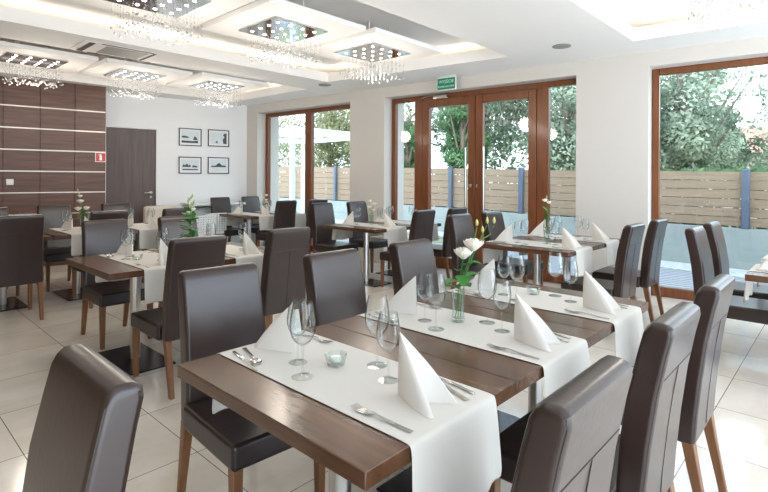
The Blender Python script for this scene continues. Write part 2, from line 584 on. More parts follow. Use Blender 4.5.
w.box((4.40, 0.115, 2.60), (4.64, 0.18, 2.66), 0.006)
w.tube([(4.52, 0.14, 2.665), (4.28, 0.125, 2.66), (4.16, 0.16, 2.64)], 0.008, 6)
w.build('door_closer', M['steel'], parent=d2)

# ------------------------------------------------------------------ garden outside
GM = WM
struct(MB().box((-9, WT, -0.20), (20, 3.05, -0.04)).build('deck', M['deck'], mtx=GM, smooth=False))
# deck board grooves
w = MB()
for i in range(19):
    y = WT + 0.14 * (i + 1)
    w.box((-9, y - 0.004, -0.041), (20, y + 0.004, -0.037))
dk = w.build('deck_joint', M['darkgap'], mtx=GM, smooth=False)
struct(dk)
struct(MB().box((-40, 3.05, -0.35), (50, 45, -0.10)).build('garden_ground', M['soil'], mtx=GM, smooth=False))
FL = [(9.1, -7, 1.48), (9.5, 0.0, 1.50), (9.9, 4.3, 1.57), (10.8, 7.7, 1.67), (11.25, 11, 1.73), (11.6, 17, 1.85)]
# gravel strip along the concrete
g = MB()
for (x0, y0, _), (x1, y1, _) in zip(FL, FL[1:]):
    g.prism([(x0 - 0.75, y0), (x0, y0), (x1, y1), (x1 - 0.75, y1)], -0.09, -0.03)
tag(g.build('gravel', M['gravel'], smooth=False), 'strip of pale gravel along the foot of the low concrete wall', 'gravel')
bpy.data.objects['gravel']['kind'] = 'stuff'
g = MB()
for (x0, y0, _), (x1, y1, _) in zip(FL, FL[1:]):
    g.prism([(x0, y0), (x0 + 0.2, y0), (x1 + 0.2, y1), (x1, y1)], -0.2, 0.61)
struct(g.build('garden_wall', M['concrete'], smooth=False))
fence = thing('garden_fence', 'horizontal board fence with blue grey posts standing on the concrete wall outside', 'fence', (9.5, 0, 0.61))
g = MB()
for (x0, y0, t0), (x1, y1, t1) in zip(FL, FL[1:]):
    for k in range(6):
        a0 = 0.64 + (t0 - 0.64) * k / 6; b0 = 0.64 + (t0 - 0.64) * (k + 1) / 6 - 0.010
        a1 = 0.64 + (t1 - 0.64) * k / 6; b1 = 0.64 + (t1 - 0.64) * (k + 1) / 6 - 0.010
        g.loft([[(x0 + 0.09, y0, a0), (x0 + 0.12, y0, a0), (x0 + 0.12, y0, b0), (x0 + 0.09, y0, b0)],
                [(x1 + 0.09, y1, a1), (x1 + 0.12, y1, a1), (x1 + 0.12, y1, b1), (x1 + 0.09, y1, b1)]])
sl = g.build('slat_panel', M['slat'], smooth=False)
sl.parent = fence; sl.matrix_parent_inverse = Matrix.Translation((-9.5, 0, -0.61))
def flx(y):
    for (x0, y0, t0), (x1, y1, t1) in zip(FL, FL[1:]):
        if y0 <= y <= y1:
            k = (y - y0) / (y1 - y0)
            return x0 + (x1 - x0) * k, t0 + (t1 - t0) * k
for py in (-4.2, -1.5, 1.2, 3.1, 5.35, 7.7, 10.3, 12.9, 15.5):
    x, t = flx(py)
    g = MB().box((x - 0.01, py - 0.05, 0.612), (x + 0.085, py + 0.05, t + 0.03), 0.008, 1)
    o = g.build('post', M['post'])
    o.parent = fence; o.matrix_parent_inverse = Matrix.Translation((-9.5, 0, -0.61))

def crown(seed, n, rx, ry, rz, cz, size, lumps=14):
    r = random.Random(seed)
    cs = []
    for _ in range(lumps):
        while True:
            p = Vector((r.uniform(-1, 1), r.uniform(-1, 1), r.uniform(-1, 1)))
            if p.length < 1: break
        cs.append((Vector((p.x * rx * 0.75, p.y * ry * 0.75, p.z * rz * 0.8 + cz)), r.uniform(0.3, 0.5) * min(rx, rz)))
    vs, fs = [], []
    for i in range(n):
        c, rad = cs[r.randrange(lumps)]
        d = Vector((r.gauss(0, 1), r.gauss(0, 1), r.gauss(0, 1))).normalized()
        p = c + d * rad * r.uniform(0.75, 1.1)
        a = Vector((r.gauss(0, 1), r.gauss(0, 1), r.gauss(0, 1))).normalized()
        b = a.cross(d + Vector((0.1, 0.2, 0.3))).normalized()
        s_ = size * r.uniform(0.6, 1.3)
        k = len(vs)
        vs += [p - a * s_, p + b * s_ * 0.42, p + a * s_, p - b * s_ * 0.42]
        fs.append((k, k + 1, k + 2, k + 3))
    me = bpy.data.meshes.new('foliage')
    me.from_pydata(vs, [], fs)
    me.update()
    return me

def tree(name, label, x, y, h, m, seed, rx, rz, cz, n=5200, size=0.11, group='trees beyond the garden fence', cat='tree'):
    t = thing(name, label, cat, (x, y, -0.1), 0, group)
    me = crown(seed, n, rx, rx, rz, cz, size)
    me.materials.append(m)
    o = bpy.data.objects.new('foliage', me); COL.objects.link(o); o.parent = t
    g = MB()
    rr = random.Random(seed)
    g.tube([(0, 0, 0), (0.08, 0.05, h * 0.35), (rr.uniform(-.2, .2), rr.uniform(-.2, .2), h * 0.8)], 0.13, 8, 0.05)
    for _ in range(6):
        a = rr.uniform(0, 6.28); z = h * rr.uniform(0.3, 0.6)
        g.tube([(0.05, 0.04, z), (math.cos(a) * rx * 0.35, math.sin(a) * rx * 0.35, z + h * 0.12), (math.cos(a) * rx * 0.7, math.sin(a) * rx * 0.7, z + h * 0.3)], 0.05, 6, 0.015)
    g.build('trunk', M['bark'], parent=t)
    return t
TREES = [
    ('broad_tree', 'tall grey green tree filling the near right window', 13.4, 2.75, 5.4, 'leafA', 1, 1.6, 2.1, 3.2, 7000),
    ('broad_tree', 'lower grey green tree at the right edge of the near right window', 13.8, 0.2, 3.4, 'leafA', 2, 1.9, 1.1, 2.0, 5500),
    ('bushy_tree', 'small dark tree at the left edge of the near right window', 12.6, 3.9, 4.4, 'leafB', 3, 0.8, 1.7, 2.7, 3000),
    ('bushy_tree', 'grey green tree seen through the narrow pane right of the doors', 13.6, 5.7, 5.6, 'leafA', 4, 1.3, 2.0, 3.0, 5000),
    ('ivy_column_tree', 'dense deep green ivy column behind the right door leaf', 12.6, 8.5, 5.0, 'leafB', 5, 0.75, 1.9, 2.8, 4200),
    ('ivy_column_tree', 'narrow deep green ivy column behind the left door leaf', 13.0, 11.0, 4.5, 'leafB', 6, 0.55, 1.6, 2.4, 3000),
    ('broad_tree', 'high grey green tree rising behind both door leaves', 15.6, 9.6, 7.0, 'leafA', 7, 2.6, 2.6, 4.3, 7500),
    ('broad_tree', 'olive green tree behind the right half of the far window', 13.8, 16.0, 6.6, 'leafC', 8, 2.2, 2.6, 3.4, 9000),
    ('broad_tree', 'olive green tree behind the left half of the far window', 13.4, 20.5, 6.4, 'leafC', 9, 2.4, 2.4, 3.2, 8000),
    ('bushy_tree', 'olive green tree seen through the narrow pane left of the doors', 13.8, 13.0, 6.4, 'leafC', 10, 1.5, 2.5, 3.3, 5500),
    ('broad_tree', 'pale tree farther back behind the door leaves', 20.0, 8.0, 8.0, 'leafA', 11, 3.6, 3.0, 4.6, 6500),
    ('broad_tree', 'pale tree farther back behind the near right window', 19.0, 4.2, 5.0, 'leafA', 12, 2.2, 1.6, 2.9, 6000),
]
for a in TREES:
    tree(a[0], a[1], a[2], a[3], a[4], M[a[5]], a[6], a[7], a[8], a[9], int(a[10] * 1.9), 0.065 if a[2] < 15 else 0.10)
hg = thing('hedge', 'low green hedge behind the gaps of the board fence', 'hedge', (0, 0, 0))
r_ = random.Random(5); vs, fs = [], []
for i in range(14000):
    y = r_.uniform(-6, 17); x0, t0 = flx(min(y, 16.9)); x = x0 + 0.35 + r_.random() * 0.35; z = r_.uniform(-0.05, 1.0) * 1.55
    a = Vector((r_.gauss(0, 1), r_.gauss(0, 1), r_.gauss(0, 1))).normalized(); b = a.cross(Vector((r_.gauss(0, 1), 1, 0.3))).normalized()
    p = Vector((x, y, z)); s_ = 0.09; k = len(vs); vs += [p - a * s_, p + b * s_ * .5, p + a * s_, p - b * s_ * .5]; fs.append((k, k + 1, k + 2, k + 3))
me = bpy.data.meshes.new('foliage'); me.from_pydata(vs, [], fs); me.materials.append(M['leafB'])
o = bpy.data.objects.new('foliage', me); COL.objects.link(o); o.parent = hg
# neighbouring house behind the trees
h = thing('neighbour_house', 'pale house with terracotta roof half hidden behind the trees', 'house', (27, 5, -0.1))
MB().box((-3, -5, 0), (3, 6, 2.5)).build('wall', M['house'], parent=h, smooth=False)
MB().loft([[(-3.4, -5.4, 2.5), (3.4, -5.4, 2.5), (0, -5.4, 3.8)], [(-3.4, 6.4, 2.5), (3.4, 6.4, 2.5), (0, 6.4, 3.8)]]).build('roof', M['rooftile'], parent=h, smooth=False)
# white pergola outside the far window
pg = thing('pergola', 'white pergola beams seen through the top of the far window', 'pergola', (7.2, 10.6, -0.04))
g = MB()
g.box((0.0, -0.9, 2.50), (2.6, -0.8, 2.62)); g.box((0.0, 1.9, 2.50), (2.6, 2.0, 2.62))
g.box((2.5, -0.8, 2.50), (2.6, 1.9, 2.62)); g.box((0.0, -0.8, 2.50), (0.1, 1.9, 2.62))
g.build('beam', M['softwhite'], parent=pg, smooth=False)
g = MB()
for i in range(5): g.box((0.1, -0.55 + i * 0.5, 2.62), (2.5, -0.5 + i * 0.5, 2.70))
g.build('rafter', M['softwhite'], parent=pg, smooth=False)
for x, y in ((0.0, 1.9), (2.5, 1.9), (2.5, -0.9), (0.0, -0.9)):
    MB().box((x, y, 0.0), (x + 0.1, y + 0.1, 2.50)).build('post', M['softwhite'], parent=pg, smooth=False)

# ------------------------------------------------------------------ ceiling fittings
CH = 0.29
def make_panel():
    t = thing('ceiling_panel', 'x', 'ceiling panel', (0, 0, 2.80))
    MB().box((-0.55, -0.575, 0.0), (0.55, 0.575, 0.05), 0.004, 1).build('panel_board', M['panel'], parent=t, smooth=False)
    g = MB()
    for x in (-0.4, 0.4):
        for y in (-0.1, 0.1): g.box((x * 0.4 - 0.006, y - 0.006, 0.05), (x * 0.4 + 0.006, y + 0.006, ZU - 2.80 - 0.001))
    g.build('hanger', M['panel'], parent=t, smooth=False)
    return t

def make_chandelier():
    t = thing('crystal_chandelier', 'x', 'chandelier', (0, 0, 2.80))
    MB().box((-0.305, -0.305, -0.014), (0.305, 0.305, -0.001), 0.003, 1).build('mounting_plate', M['chrome'], parent=t, smooth=False)
    sp0 = None
    for (x, y) in [(-.21 + .14 * i, -.21 + .14 * j) for i in range(4) for j in range(4)]:
        if sp0 is None:
            g = MB()
            g.lathe([(0.0, -0.017), (0.014, -0.017), (0.014, -0.0145)], 12)
            sp0 = g.build('spotlight', M['bulb'], parent=t)
            sp0.location = (x, y, 0)
        else:
            c = sp0.copy(); COL.objects.link(c); c.location = (x, y, 0)
    meshes = []
    for k in range(3):
        g = MB()
        L = (0.235, 0.262, 0.29)[k]
        g.tube([(0, 0, -0.014), (0, 0, -L)], 0.0005, 4)
        for z, r_ in ((-L, 0.0125), (-L + 0.08, 0.006), (-L + 0.15, 0.005)):
            t2 = bmesh.new()
            bmesh.ops.create_icosphere(t2, subdivisions=1, radius=r_)
            bmesh.ops.translate(t2, vec=(0, 0, z), verts=t2.verts)
            g._merge(t2)
        o = g.build('crystal_strand', M['bead'], parent=t, smooth=False)
        meshes.append(o)
    first = {0: True, 1: True, 2: True}
    r = random.Random(3)
    for i in range(9):
        for j in range(9):
            x, y = -0.25 + i * 0.0625, -0.25 + j * 0.0625
            d = max(abs(i - 4), abs(j - 4))
            k = r.randrange(3)
            if first[k]:
                o = meshes[k]; first[k] = False
            else:
                o = meshes[k].copy(); COL.objects.link(o)
            o.location = (x + 0.004 * r.uniform(-1, 1), y + 0.004 * r.uniform(-1, 1), 0)
    ld = bpy.data.lights.new('chandelier_light', 'POINT')
    ld.energy = SPOT_POWER; ld.color = (1.0, 0.91, 0.80); ld.shadow_soft_size = 0.14
    lo = bpy.data.objects.new('chandelier_light', ld); COL.objects.link(lo); lo.parent = t; lo.location = (0, 0, -0.40)
    return t
pan0 = make_panel(); ch0 = make_chandelier()
PL = [((2.86, 4.0), 'square crystal chandelier at top centre of the ceiling, the biggest fully seen', 'white floating ceiling panel holding the central crystal chandelier'),
      ((4.04, 3.95), 'square crystal chandelier on the panel nearest the glazed doors', 'white floating ceiling panel nearest the glazed doors'),
      ((1.68, 4.05), 'crystal chandelier cut by the top edge left of centre', 'white floating ceiling panel at the top left edge of the middle tray'),
      ((2.72, 7.27), 'small far crystal chandelier above the plain door', 'white floating ceiling panel above the plain door'),
      ((3.90, 7.17), 'small far crystal chandelier above the four pictures', 'white floating ceiling panel above the four pictures'),
      ((1.54, 7.30), 'crystal chandelier in front of the walnut wall at the left edge', 'white floating ceiling panel in front of the walnut wall')]
for i, ((x, y), lc, lp) in enumerate(PL):
    if i == 0:
        p, c = pan0, ch0
        p.location = (x, y, 2.80); c.location = (x, y, 2.80)
        p['label'] = lp; c['label'] = lc; p['group'] = 'floating ceiling panels'; c['group'] = 'crystal chandeliers'
    else:
        p = dup(pan0, (x, y, 2.80), 0, lp); c = dup(ch0, (x, y, 2.80), 0, lc)
dup(ch0, (4.42, 0.62, 2.855), 0, 'crystal chandelier cut by the top right corner, over the window tables')
# its own ceiling panel
p = dup(pan0, (4.42, 0.62, 2.855), 0, 'white floating ceiling panel just above the top right corner'); p.scale = (0.62, 0.6, (ZU - 2.855) / (ZU - 2.80) )

# air conditioner cassette, sign, speakers
ac = thing('air_conditioner', 'flat square air conditioner grille set in the ceiling at upper left', 'air conditioner', (2.14, 6.32, ZS))
MB().box((-0.40, -0.28, -0.008), (0.40, 0.28, -0.001), 0.003).build('cover', M['ceiling'], parent=ac)
g = MB()
for i in range(9): g.box((-0.15, -0.20 + i * 0.045, -0.014), (0.30, -0.175 + i * 0.045, -0.008))
g.build('intake_grille', M['grey'], parent=ac, smooth=False)
for lo, hi in (((-0.34, -0.24, -0.012), (-0.28, 0.24, -0.008)), ((-0.22, 0.245, -0.012), (0.34, 0.27, -0.008)), ((-0.22, -0.27, -0.012), (0.34, -0.245, -0.008)), ((0.35, -0.24, -0.012), (0.38, 0.24, -0.008))):
    MB().box(lo, hi).build('air_outlet', M['darkgap'], parent=ac, smooth=False)
for x, y, l in ((5.41, 2.35, 'round grey ceiling speaker between the doors and the right window'), (5.15, 6.09, 'round grey ceiling speaker above the far window')):
    g = MB(); g.lathe([(0, -0.012), (0.085, -0.012), (0.10, -0.008), (0.10, 0.0)], 28)
    o = g.build('ceiling_speaker', M['grey']); o.location = (x, y, ZS); tag(o, l, 'ceiling speaker', 'ceiling speakers')

def text_mesh(txt, size, name, m, parent, mtx, depth=0.001):
    cu = bpy.data.curves.new('t', 'FONT')
    cu.body = txt; cu.size = size; cu.extrude = depth; cu.align_x = 'CENTER'; cu.align_y = 'CENTER'; cu.resolution_u = 2
    to = bpy.data.objects.new('t', cu); COL.objects.link(to)
    bpy.context.view_layer.update()
    me = bpy.data.meshes.new_from_object(to.evaluated_get(bpy.context.evaluated_depsgraph_get()))
    bpy.data.objects.remove(to); bpy.data.curves.remove(cu)
    me.materials.clear(); me.materials.append(m); me.name = name
    o = bpy.data.objects.new(name, me); COL.objects.link(o); o.parent = parent; o.matrix_local = mtx
    return o
# exit sign, hung from the ceiling just inside the wall above the doors
es = thing('exit_sign', 'green emergency exit sign hanging above the glazed double doors', 'sign')
es.matrix_world = WM @ Matrix.Translation((4.80, -0.16, 2.748))
MB().box((-0.155, -0.012, -0.09), (0.155, 0.012, 0.10), 0.003, 1).build('sign_board', M['white'], parent=es)
MB().box((-0.145, -0.0135, -0.075), (0.145, -0.0125, 0.088)).build('sign_face', M['green'], parent=es, smooth=False)
MB().box((-0.155, -0.02, 0.10), (0.155, 0.02, 0.1115), 0.003, 1).build('mounting_rail', M['white'], parent=es)
TF = Matrix.Rotation(math.pi / 2, 4, 'X')
tm = text_mesh('WYJŚCIE', 0.062, 'lettering', M['mint'], es, Matrix.Translation((0, -0.0145, 0.035)) @ TF)
tm = text_mesh('EWAKUACYJNE', 0.038, 'lettering', M['mint'], es, Matrix.Translation((0, -0.0145, -0.035)) @ TF)

# red fire sign and switch on the walnut wall
fs = thing('fire_sign', 'small red square fire extinguisher sign at the edge of the walnut wall', 'sign')
fs.matrix_world = WPM @ Matrix.Translation((0.075, -0.001, 1.705))
MB().box((-0.078, -0.006, -0.078), (0.078, -0.001, 0.078)).build('sign_border', M['white'], parent=fs, smooth=False)
MB().box((-0.068, -0.008, -0.068), (0.068, -0.006, 0.068)).build('sign_face', M['red'], parent=fs, smooth=False)
g = MB(); g.box((-0.018, -0.010, -0.052), (0.018, -0.008, 0.022), 0.004, 1); g.box((-0.010, -0.010, 0.022), (0.010, -0.008, 0.048)); g.box((0.008, -0.010, 0.030), (0.032, -0.008, 0.042))
g.build('extinguisher_symbol', M['white'], parent=fs, smooth=False)
sw = thing('light_switch', 'white square switch plate on the walnut wall at the left edge', 'light switch')
sw.matrix_world = WPM @ Matrix.Translation((1.26, -0.001, 1.30))
MB().box((-0.045, -0.010, -0.045), (0.045, -0.001, 0.045), 0.004).build('switch_plate', M['white'], parent=sw)
MB().box((-0.028, -0.014, -0.028), (0.028, -0.010, 0.028), 0.002, 1).build('rocker', M['white'], parent=sw)

# pictures
def picture(a, b, z0, z1, label, shapes):
    cx_, cz_ = (a + b) / 2, (z0 + z1) / 2
    w_, h_ = (b - a) / 2, (z1 - z0) / 2
    t = thing('picture_frame', label, 'picture', group='pictures on the back wall')
    t.matrix_world = BM_ @ Matrix.Translation((cx_, -0.002, cz_))
    g = MB(); f_ = 0.016
    g.box((-w_, -0.022, -h_), (-w_ + f_, -0.001, h_)); g.box((w_ - f_, -0.022, -h_), (w_, -0.001, h_))
    g.box((-w_ + f_, -0.022, h_ - f_), (w_ - f_, -0.001, h_)); g.box((-w_ + f_, -0.022, -h_), (w_ - f_, -0.001, -h_ + f_))
    g.build('frame', M['blackframe'], parent=t, smooth=False)
    MB().box((-w_ + f_, -0.008, -h_ + f_), (w_ - f_, -0.002, h_ - f_)).build('mat_board', M['white'], parent=t, smooth=False)
    pr = MB().box((-w_ + 0.05, -0.0095, -h_ + 0.045), (w_ - 0.05, -0.0085, h_ - 0.045)).build('print', M['print'], parent=t, smooth=False)
    g = MB()
    for sh in shapes:
        g.loft([[(-x * (w_ - 0.05), -0.0098, z * (h_ - 0.045)) for x, z in sh], [(-x * (w_ - 0.05), -0.0103, z * (h_ - 0.045)) for x, z in sh]])
    g.build('dark_motif', M['printdark'], parent=pr, smooth=False)
picture(0.925, 1.348, 1.985, 2.318, 'framed pale lake photograph, upper left of the four', [[(-1, -.9), (.9, -.9), (.9, -.5), (.2, -.6), (-1, -.55)], [(-1, -.1), (-.3, -.15), (-.1, -.05), (-.4, .15), (-.8, .2), (-1, .1)], [(.3, -.4), (.9, -.4), (.7, .0), (.5, .2)]])
picture(0.378, 0.800, 1.995, 2.325, 'framed photograph with a dark tree at its right, upper right of the four', [[(.6, -.9), (1, -.9), (1, .9), (.7, .8), (.55, .5), (.75, .2), (.5, -.2)], [(-.4, -.8), (-.1, -.8), (-.15, -.4), (-.3, -.5)]])
picture(0.925, 1.348, 1.455, 1.775, 'framed photograph of dark treetops over water, lower left of the four', [[(-.9, -.3), (.1, -.3), (.0, .1), (-.2, -.05), (-.35, .3), (-.6, .0), (-.8, .15)], [(-.9, -.8), (.9, -.8), (.9, -.6), (-.9, -.6)], [(.2, -.35), (.9, -.35), (.8, -.1), (.3, .0)]])
picture(0.378, 0.800, 1.458, 1.782, 'framed photograph of a low dark island, lower right of the four', [[(-.95, -.25), (.95, -.25), (.9, .0), (.4, .05), (.1, .45), (-.1, .35), (-.3, .0), (-.9, -.05)]])

# white sideboard table and chairs by the back wall
st = thing('side_table', 'white side table standing against the white back wall', 'side table')
st.matrix_world = BM_ @ Matrix.Translation((0.80, -0.35, 0))
MB().box((-0.52, -0.28, 0.87), (0.52, 0.3, 0.91), 0.005, 1).build('tabletop', M['softwhite'], parent=st, smooth=False)
for x, y in ((-0.47, -0.23), (0.47, -0.23), (-0.47, 0.25), (0.47, 0.25)):
    MB().box((x - 0.03, y - 0.03, 0), (x + 0.03, y + 0.03, 0.87)).build('leg', M['softwhite'], parent=st, smooth=False)
MB().box((-0.42, 0.0, 0.15), (0.42, 0.22, 0.80), 0.01, 1).build('cabinet', M['softwhite'], parent=st, smooth=False)

def perforated_chair(x, y, rz, label):
    t = thing('garden_chair', label, 'chair', (x, y, 0), rz, 'white perforated chairs')
    t.scale = (0.9, 0.9, 0.93)
    MB().box((-0.22, -0.22, 0.43), (0.22, 0.22, 0.46), 0.012).build('seat', M['softwhite'], parent=t)
    g = MB()
    n = 8
    for i in range(n + 1):
        g.box((-0.21 + i * 0.42 / n - 0.012, 0.19, 0.47), (-0.21 + i * 0.42 / n + 0.012, 0.215, 0.82))
        g.box((-0.222, 0.188, 0.47 + i * 0.34 / n - 0.009), (0.222, 0.217, 0.47 + i * 0.34 / n + 0.012))
    g.build('backrest', M['softwhite'], parent=t, smooth=False)
    for a, b in ((-0.2, -0.2), (0.2, -0.2), (-0.2, 0.2), (0.2, 0.2)):
        MB().tube([(a, b, 0), (a * 0.95, b * 0.95, 0.44)], 0.015).build('leg', M['softwhite'], parent=t)
perforated_chair(3.92, 7.85, R(190), 'white perforated plastic chair left of the white side table')
perforated_chair(4.35, 8.22, R(180), 'white perforated plastic chair in front of the white side table')
ar = thing('armchair', 'beige upholstered armchair with rounded back beside the white wall', 'armchair', (3.80, 8.75, 0), R(0)); ar.scale = (0.85, 0.9, 1.0)
MB().box((-0.3, -0.3, 0.12), (0.3, 0.2, 0.42), 0.06, 3).build('seat', M['beige'], parent=ar)
MB().box((-0.34, 0.18, 0.12), (0.34, 0.34, 0.88), 0.07, 4).build('backrest', M['beige'], parent=ar)
for x in (-0.37, 0.37): MB().box((x - 0.06, -0.3, 0.12), (x + 0.06, 0.2, 0.6), 0.05, 3).build('armrest', M['beige'], parent=ar)
for x in (-0.28, 0.28):
    for y in (-0.25, 0.28): MB().box((x - 0.02, y - 0.02, 0), (x + 0.02, y + 0.02, 0.125)).build('leg', M['legwood'], parent=ar)

# ------------------------------------------------------------------ dining chair (local: faces -Y, origin on the floor)
def make_chair():
    t = thing('dining_chair', 'x', 'chair', (0, 0, 0), 0, 'brown leather dining chairs')
    hw = 0.195
    # backrest: slab, leaning and slightly curved, down to the seat underside
    prof = [(0.345, 0.185, 0.262), (0.45, 0.187, 0.268), (0.60, 0.196, 0.283), (0.75, 0.216, 0.303), (0.87, 0.243, 0.326), (0.930, 0.258, 0.340), (0.952, 0.270, 0.338), (0.965, 0.286, 0.326)]
    rings = []
    for z, yf, yr in [(0.330, 0.185, 0.260)] + prof[1:]:
        k = (z - 0.345) / 0.62
        x = hw - 0.012 * k
        rings.append([(-x, yf, z), (x, yf, z), (x, yr, z), (-x, yr, z)])
    weighted(MB().loft(rings, bevel=0.018, seg=4).build('backrest', M['leather'], parent=t))
    # seat
    weighted(MB().box((-hw - 0.020, -0.262, 0.330), (hw + 0.020, 0.19, 0.430), 0.018, 4).build('seat', M['leather_dark'], parent=t))
    # seams on the back of the backrest
    def yr(z):
        for (z0, _, a), (z1, _, b) in zip(prof, prof[1:]):
            if z0 <= z <= z1: return a + (b - a) * (z - z0) / (z1 - z0)
        return prof[-1][2]
    g = MB()
    zs = [0.36, 0.45, 0.60, 0.70, 0.80]
    g.tube([(0, yr(z) + 0.0003, z) for z in zs], 0.0013, 5)
    g.tube([(x, yr(0.80) + 0.0003, 0.80) for x in (-0.166, -0.09, 0, 0.09, 0.166)], 0.0015, 5)
    g.build('seam', M['thread'], parent=t)
    # piping around both side edges
    for sx in (-1, 1):
        pts = []
        for z, yf, y2 in prof:
            k = (z - 0.345) / 0.62
            pts.append(((hw - 0.012 * k - 0.0062) * sx, yf + 0.0062, max(z, 0.36) if z < 0.9 else z - (0.0085 if z > 0.96 else 0.004 if z > 0.95 else 0)))
        z, yf, y2 = prof[-1]
        xx = (hw - 0.012 - 0.0062) * sx
        
        for z, yf, y2 in reversed(prof):
            k = (z - 0.345) / 0.62
            pts.append(((hw - 0.012 * k - 0.0062) * sx, y2 - 0.0062, max(z, 0.36) if z < 0.9 else z - (0.0085 if z > 0.96 else 0.004 if z > 0.95 else 0)))
        MB().tube(pts, 0.0022, 5).build('piping', M['thread'], parent=t)
    # legs
    for sx in (-1, 1):
        g = MB()
        x = 0.186 * sx
        g.loft([[(x - .015, -0.245, 0), (x + .015, -0.245, 0), (x + .015, -0.215, 0), (x - .015, -0.215, 0)],
                [(x - .021, -0.248, 0.34), (x + .021, -0.248, 0.34), (x + .021, -0.206, 0.34), (x - .021, -0.206, 0.34)]], bevel=0.003, seg=1)
        g.build('leg', M['legwood'], parent=t)
    for sx in (-1, 1):
        g = MB()
        x = 0.172 * sx
        rr_ = []
        for z, yc, hx, hy in ((0, 0.300, .015, .015), (0.12, 0.276, .017, .017), (0.24, 0.252, .019, .020), (0.34, 0.234, .021, .022)):
            rr_.append([(x - hx, yc - hy, z), (x + hx, yc - hy, z), (x + hx, yc + hy, z), (x - hx, yc + hy, z)])
        g.loft(rr_, bevel=0.003, seg=1)
        g.build('leg', M['legwood'], parent=t)
    return t

# ------------------------------------------------------------------ table (local: origin on the floor at table centre)
def make_table(wx_, wy_):
    t = thing('dining_table', 'x', 'table', (0, 0, 0), 0, 'walnut dining tables')
    o = MB().box((-wx_ / 2, -wy_ / 2, 0.707), (wx_ / 2, wy_ / 2, 0.75), 0.0025, 1).build('tabletop', M['tabletop'], parent=t)
    MB().box((-0.12, -0.26, 0.695), (0.12, 0.26, 0.706), 0.002, 1).build('support_bracket', M['baseplate'], parent=t, smooth=False)
    g = MB(); n = 28; ring0, ring1 = [], []
    for j in range(n):
        q = 2 * math.pi * j / n; r_ = 0.036 + (0.0015 if j % 4 < 2 else -0.0015)
        ring0.append((r_ * math.cos(q), r_ * math.sin(q), 0.012)); ring1.append((r_ * math.cos(q), r_ * math.sin(q), 0.695))
    g.loft([ring0, ring1]).build('column', M['steel'], parent=t)
    MB().box((-0.17, -0.325, 0.0), (0.17, 0.325, 0.012), 0.003, 1).build('base_plate', M['baseplate'], parent=t, smooth=False)
    return t

def make_runner(wy_, rw=0.38, drop=0.235, seed=0):
    """cloth strip across the table along local Y, hanging over both ends; origin at the table surface centre"""
    r = random.Random(seed)
    nx = 12
    h = wy_ / 2 + 0.005
    prof = [(-h - 0.010, -drop), (-h - 0.009, -drop * 0.75), (-h - 0.007, -drop * 0.5), (-h - 0.005, -drop * 0.25), (-h - 0.003, -0.02), (-h, -0.004), (-h + 0.006, 0.0015)]
    m_ = [(-h + 0.05 + (2 * h - 0.1) * i / 10, 0.0015) for i in range(11)]
    prof = prof + m_ + [(-a, b) for a, b in reversed(prof)]
    bm = bmesh.new()
    rows = []
    ph = r.uniform(0, 6)
    for (y, z) in prof:
        row = []
        for i in range(nx + 1):
            x = -rw / 2 + rw * i / nx
            k = max(0, -z) / drop
            wob = 0.010 * k * (1 + math.sin(i * 1.1 + ph + (1 if y > 0 else 0))) + 0.004 * k * (1 + math.sin(i * 2.3 + ph))
            row.append(bm.verts.new((x * (1 + 0.04 * k), y + (wob if y > 0 else -wob), z + (0.006 * k * math.sin(i * 0.8) if k > 0.9 else 0))))
        rows.append(row)
    for a, b in zip(rows, rows[1:]):
        for i in range(nx):
            f = bm.faces.new((a[i], a[i + 1], b[i + 1], b[i])); f.smooth = True
    me = bpy.data.meshes.new('table_runner'); bm.to_mesh(me); bm.free()
    me.materials.append(M['runner'])
    o = bpy.data.objects.new('table_runner', me); COL.objects.link(o)
    sd = o.modifiers.new('thickness', 'SOLIDIFY'); sd.thickness = 0.0018; sd.offset = 1
    bv = o.modifiers.new('soft', 'SUBSURF'); bv.levels = 1; bv.render_levels = 1
    return o

# napkin: standing folded linen, apex towards the table centre (+Y local)
def make_napkin():
    bm = bmesh.new()
    apex = Vector((0, 0.082, 0.178))
    # wing sheets as curved fans; each wing is two layers
    base = [(0.0, 0.088), (-0.022, 0.045), (-0.040, 0.0), (-0.052, -0.045), (-0.056, -0.076), (-0.047, -0.084), (-0.034, -0.060), (-0.012, -0.015),
            (0.0, 0.004), (0.016, -0.015), (0.042, -0.052), (0.060, -0.078), (0.068, -0.072), (0.064, -0.045), (0.046, 0.0), (0.024, 0.045)]
    n = len(base); L = 8
    rings = []
    for k in range(L + 1):
        u = k / L
        row = []
        for (x, y) in base:
            p = Vector((x, y, 0.0)).lerp(apex, u)
            bul = math.sin(math.pi * u) * 0.010
            d = Vector((x, y - 0.02, 0))
            if d.length > 0: p += d.normalized() * bul * (0.4 + 0.6 * min(1, d.length / 0.09)) * (0.3 if abs(x) < 0.02 else 1)
            if u > 0.98: p = apex + Vector((x, y, 0)) * 0.012
            row.append(bm.verts.new(p))
        rings.append(row)
    for a, b in zip(rings, rings[1:]):
        for i in range(n):
            j = (i + 1) % n
            f = bm.faces.new((a[i], a[j], b[j], b[i])); f.smooth = True
    bm.faces.new(rings[-1])
    bmesh.ops.recalc_face_normals(bm, faces=bm.faces)
    for e in bm.edges:
        vs = {v for v in e.verts}
        for idx in (0, 5, 8, 11):
            if any(rings[k][idx] in vs and rings[k + 1][idx] in vs for k in range(L)):
                e.smooth = False
    me = bpy.data.meshes.new('folded_napkin'); bm.to_mesh(me); bm.free()
    me.materials.append(M['napkin'])
    o = bpy.data.objects.new('folded_napkin', me); COL.objects.link(o)
    return o

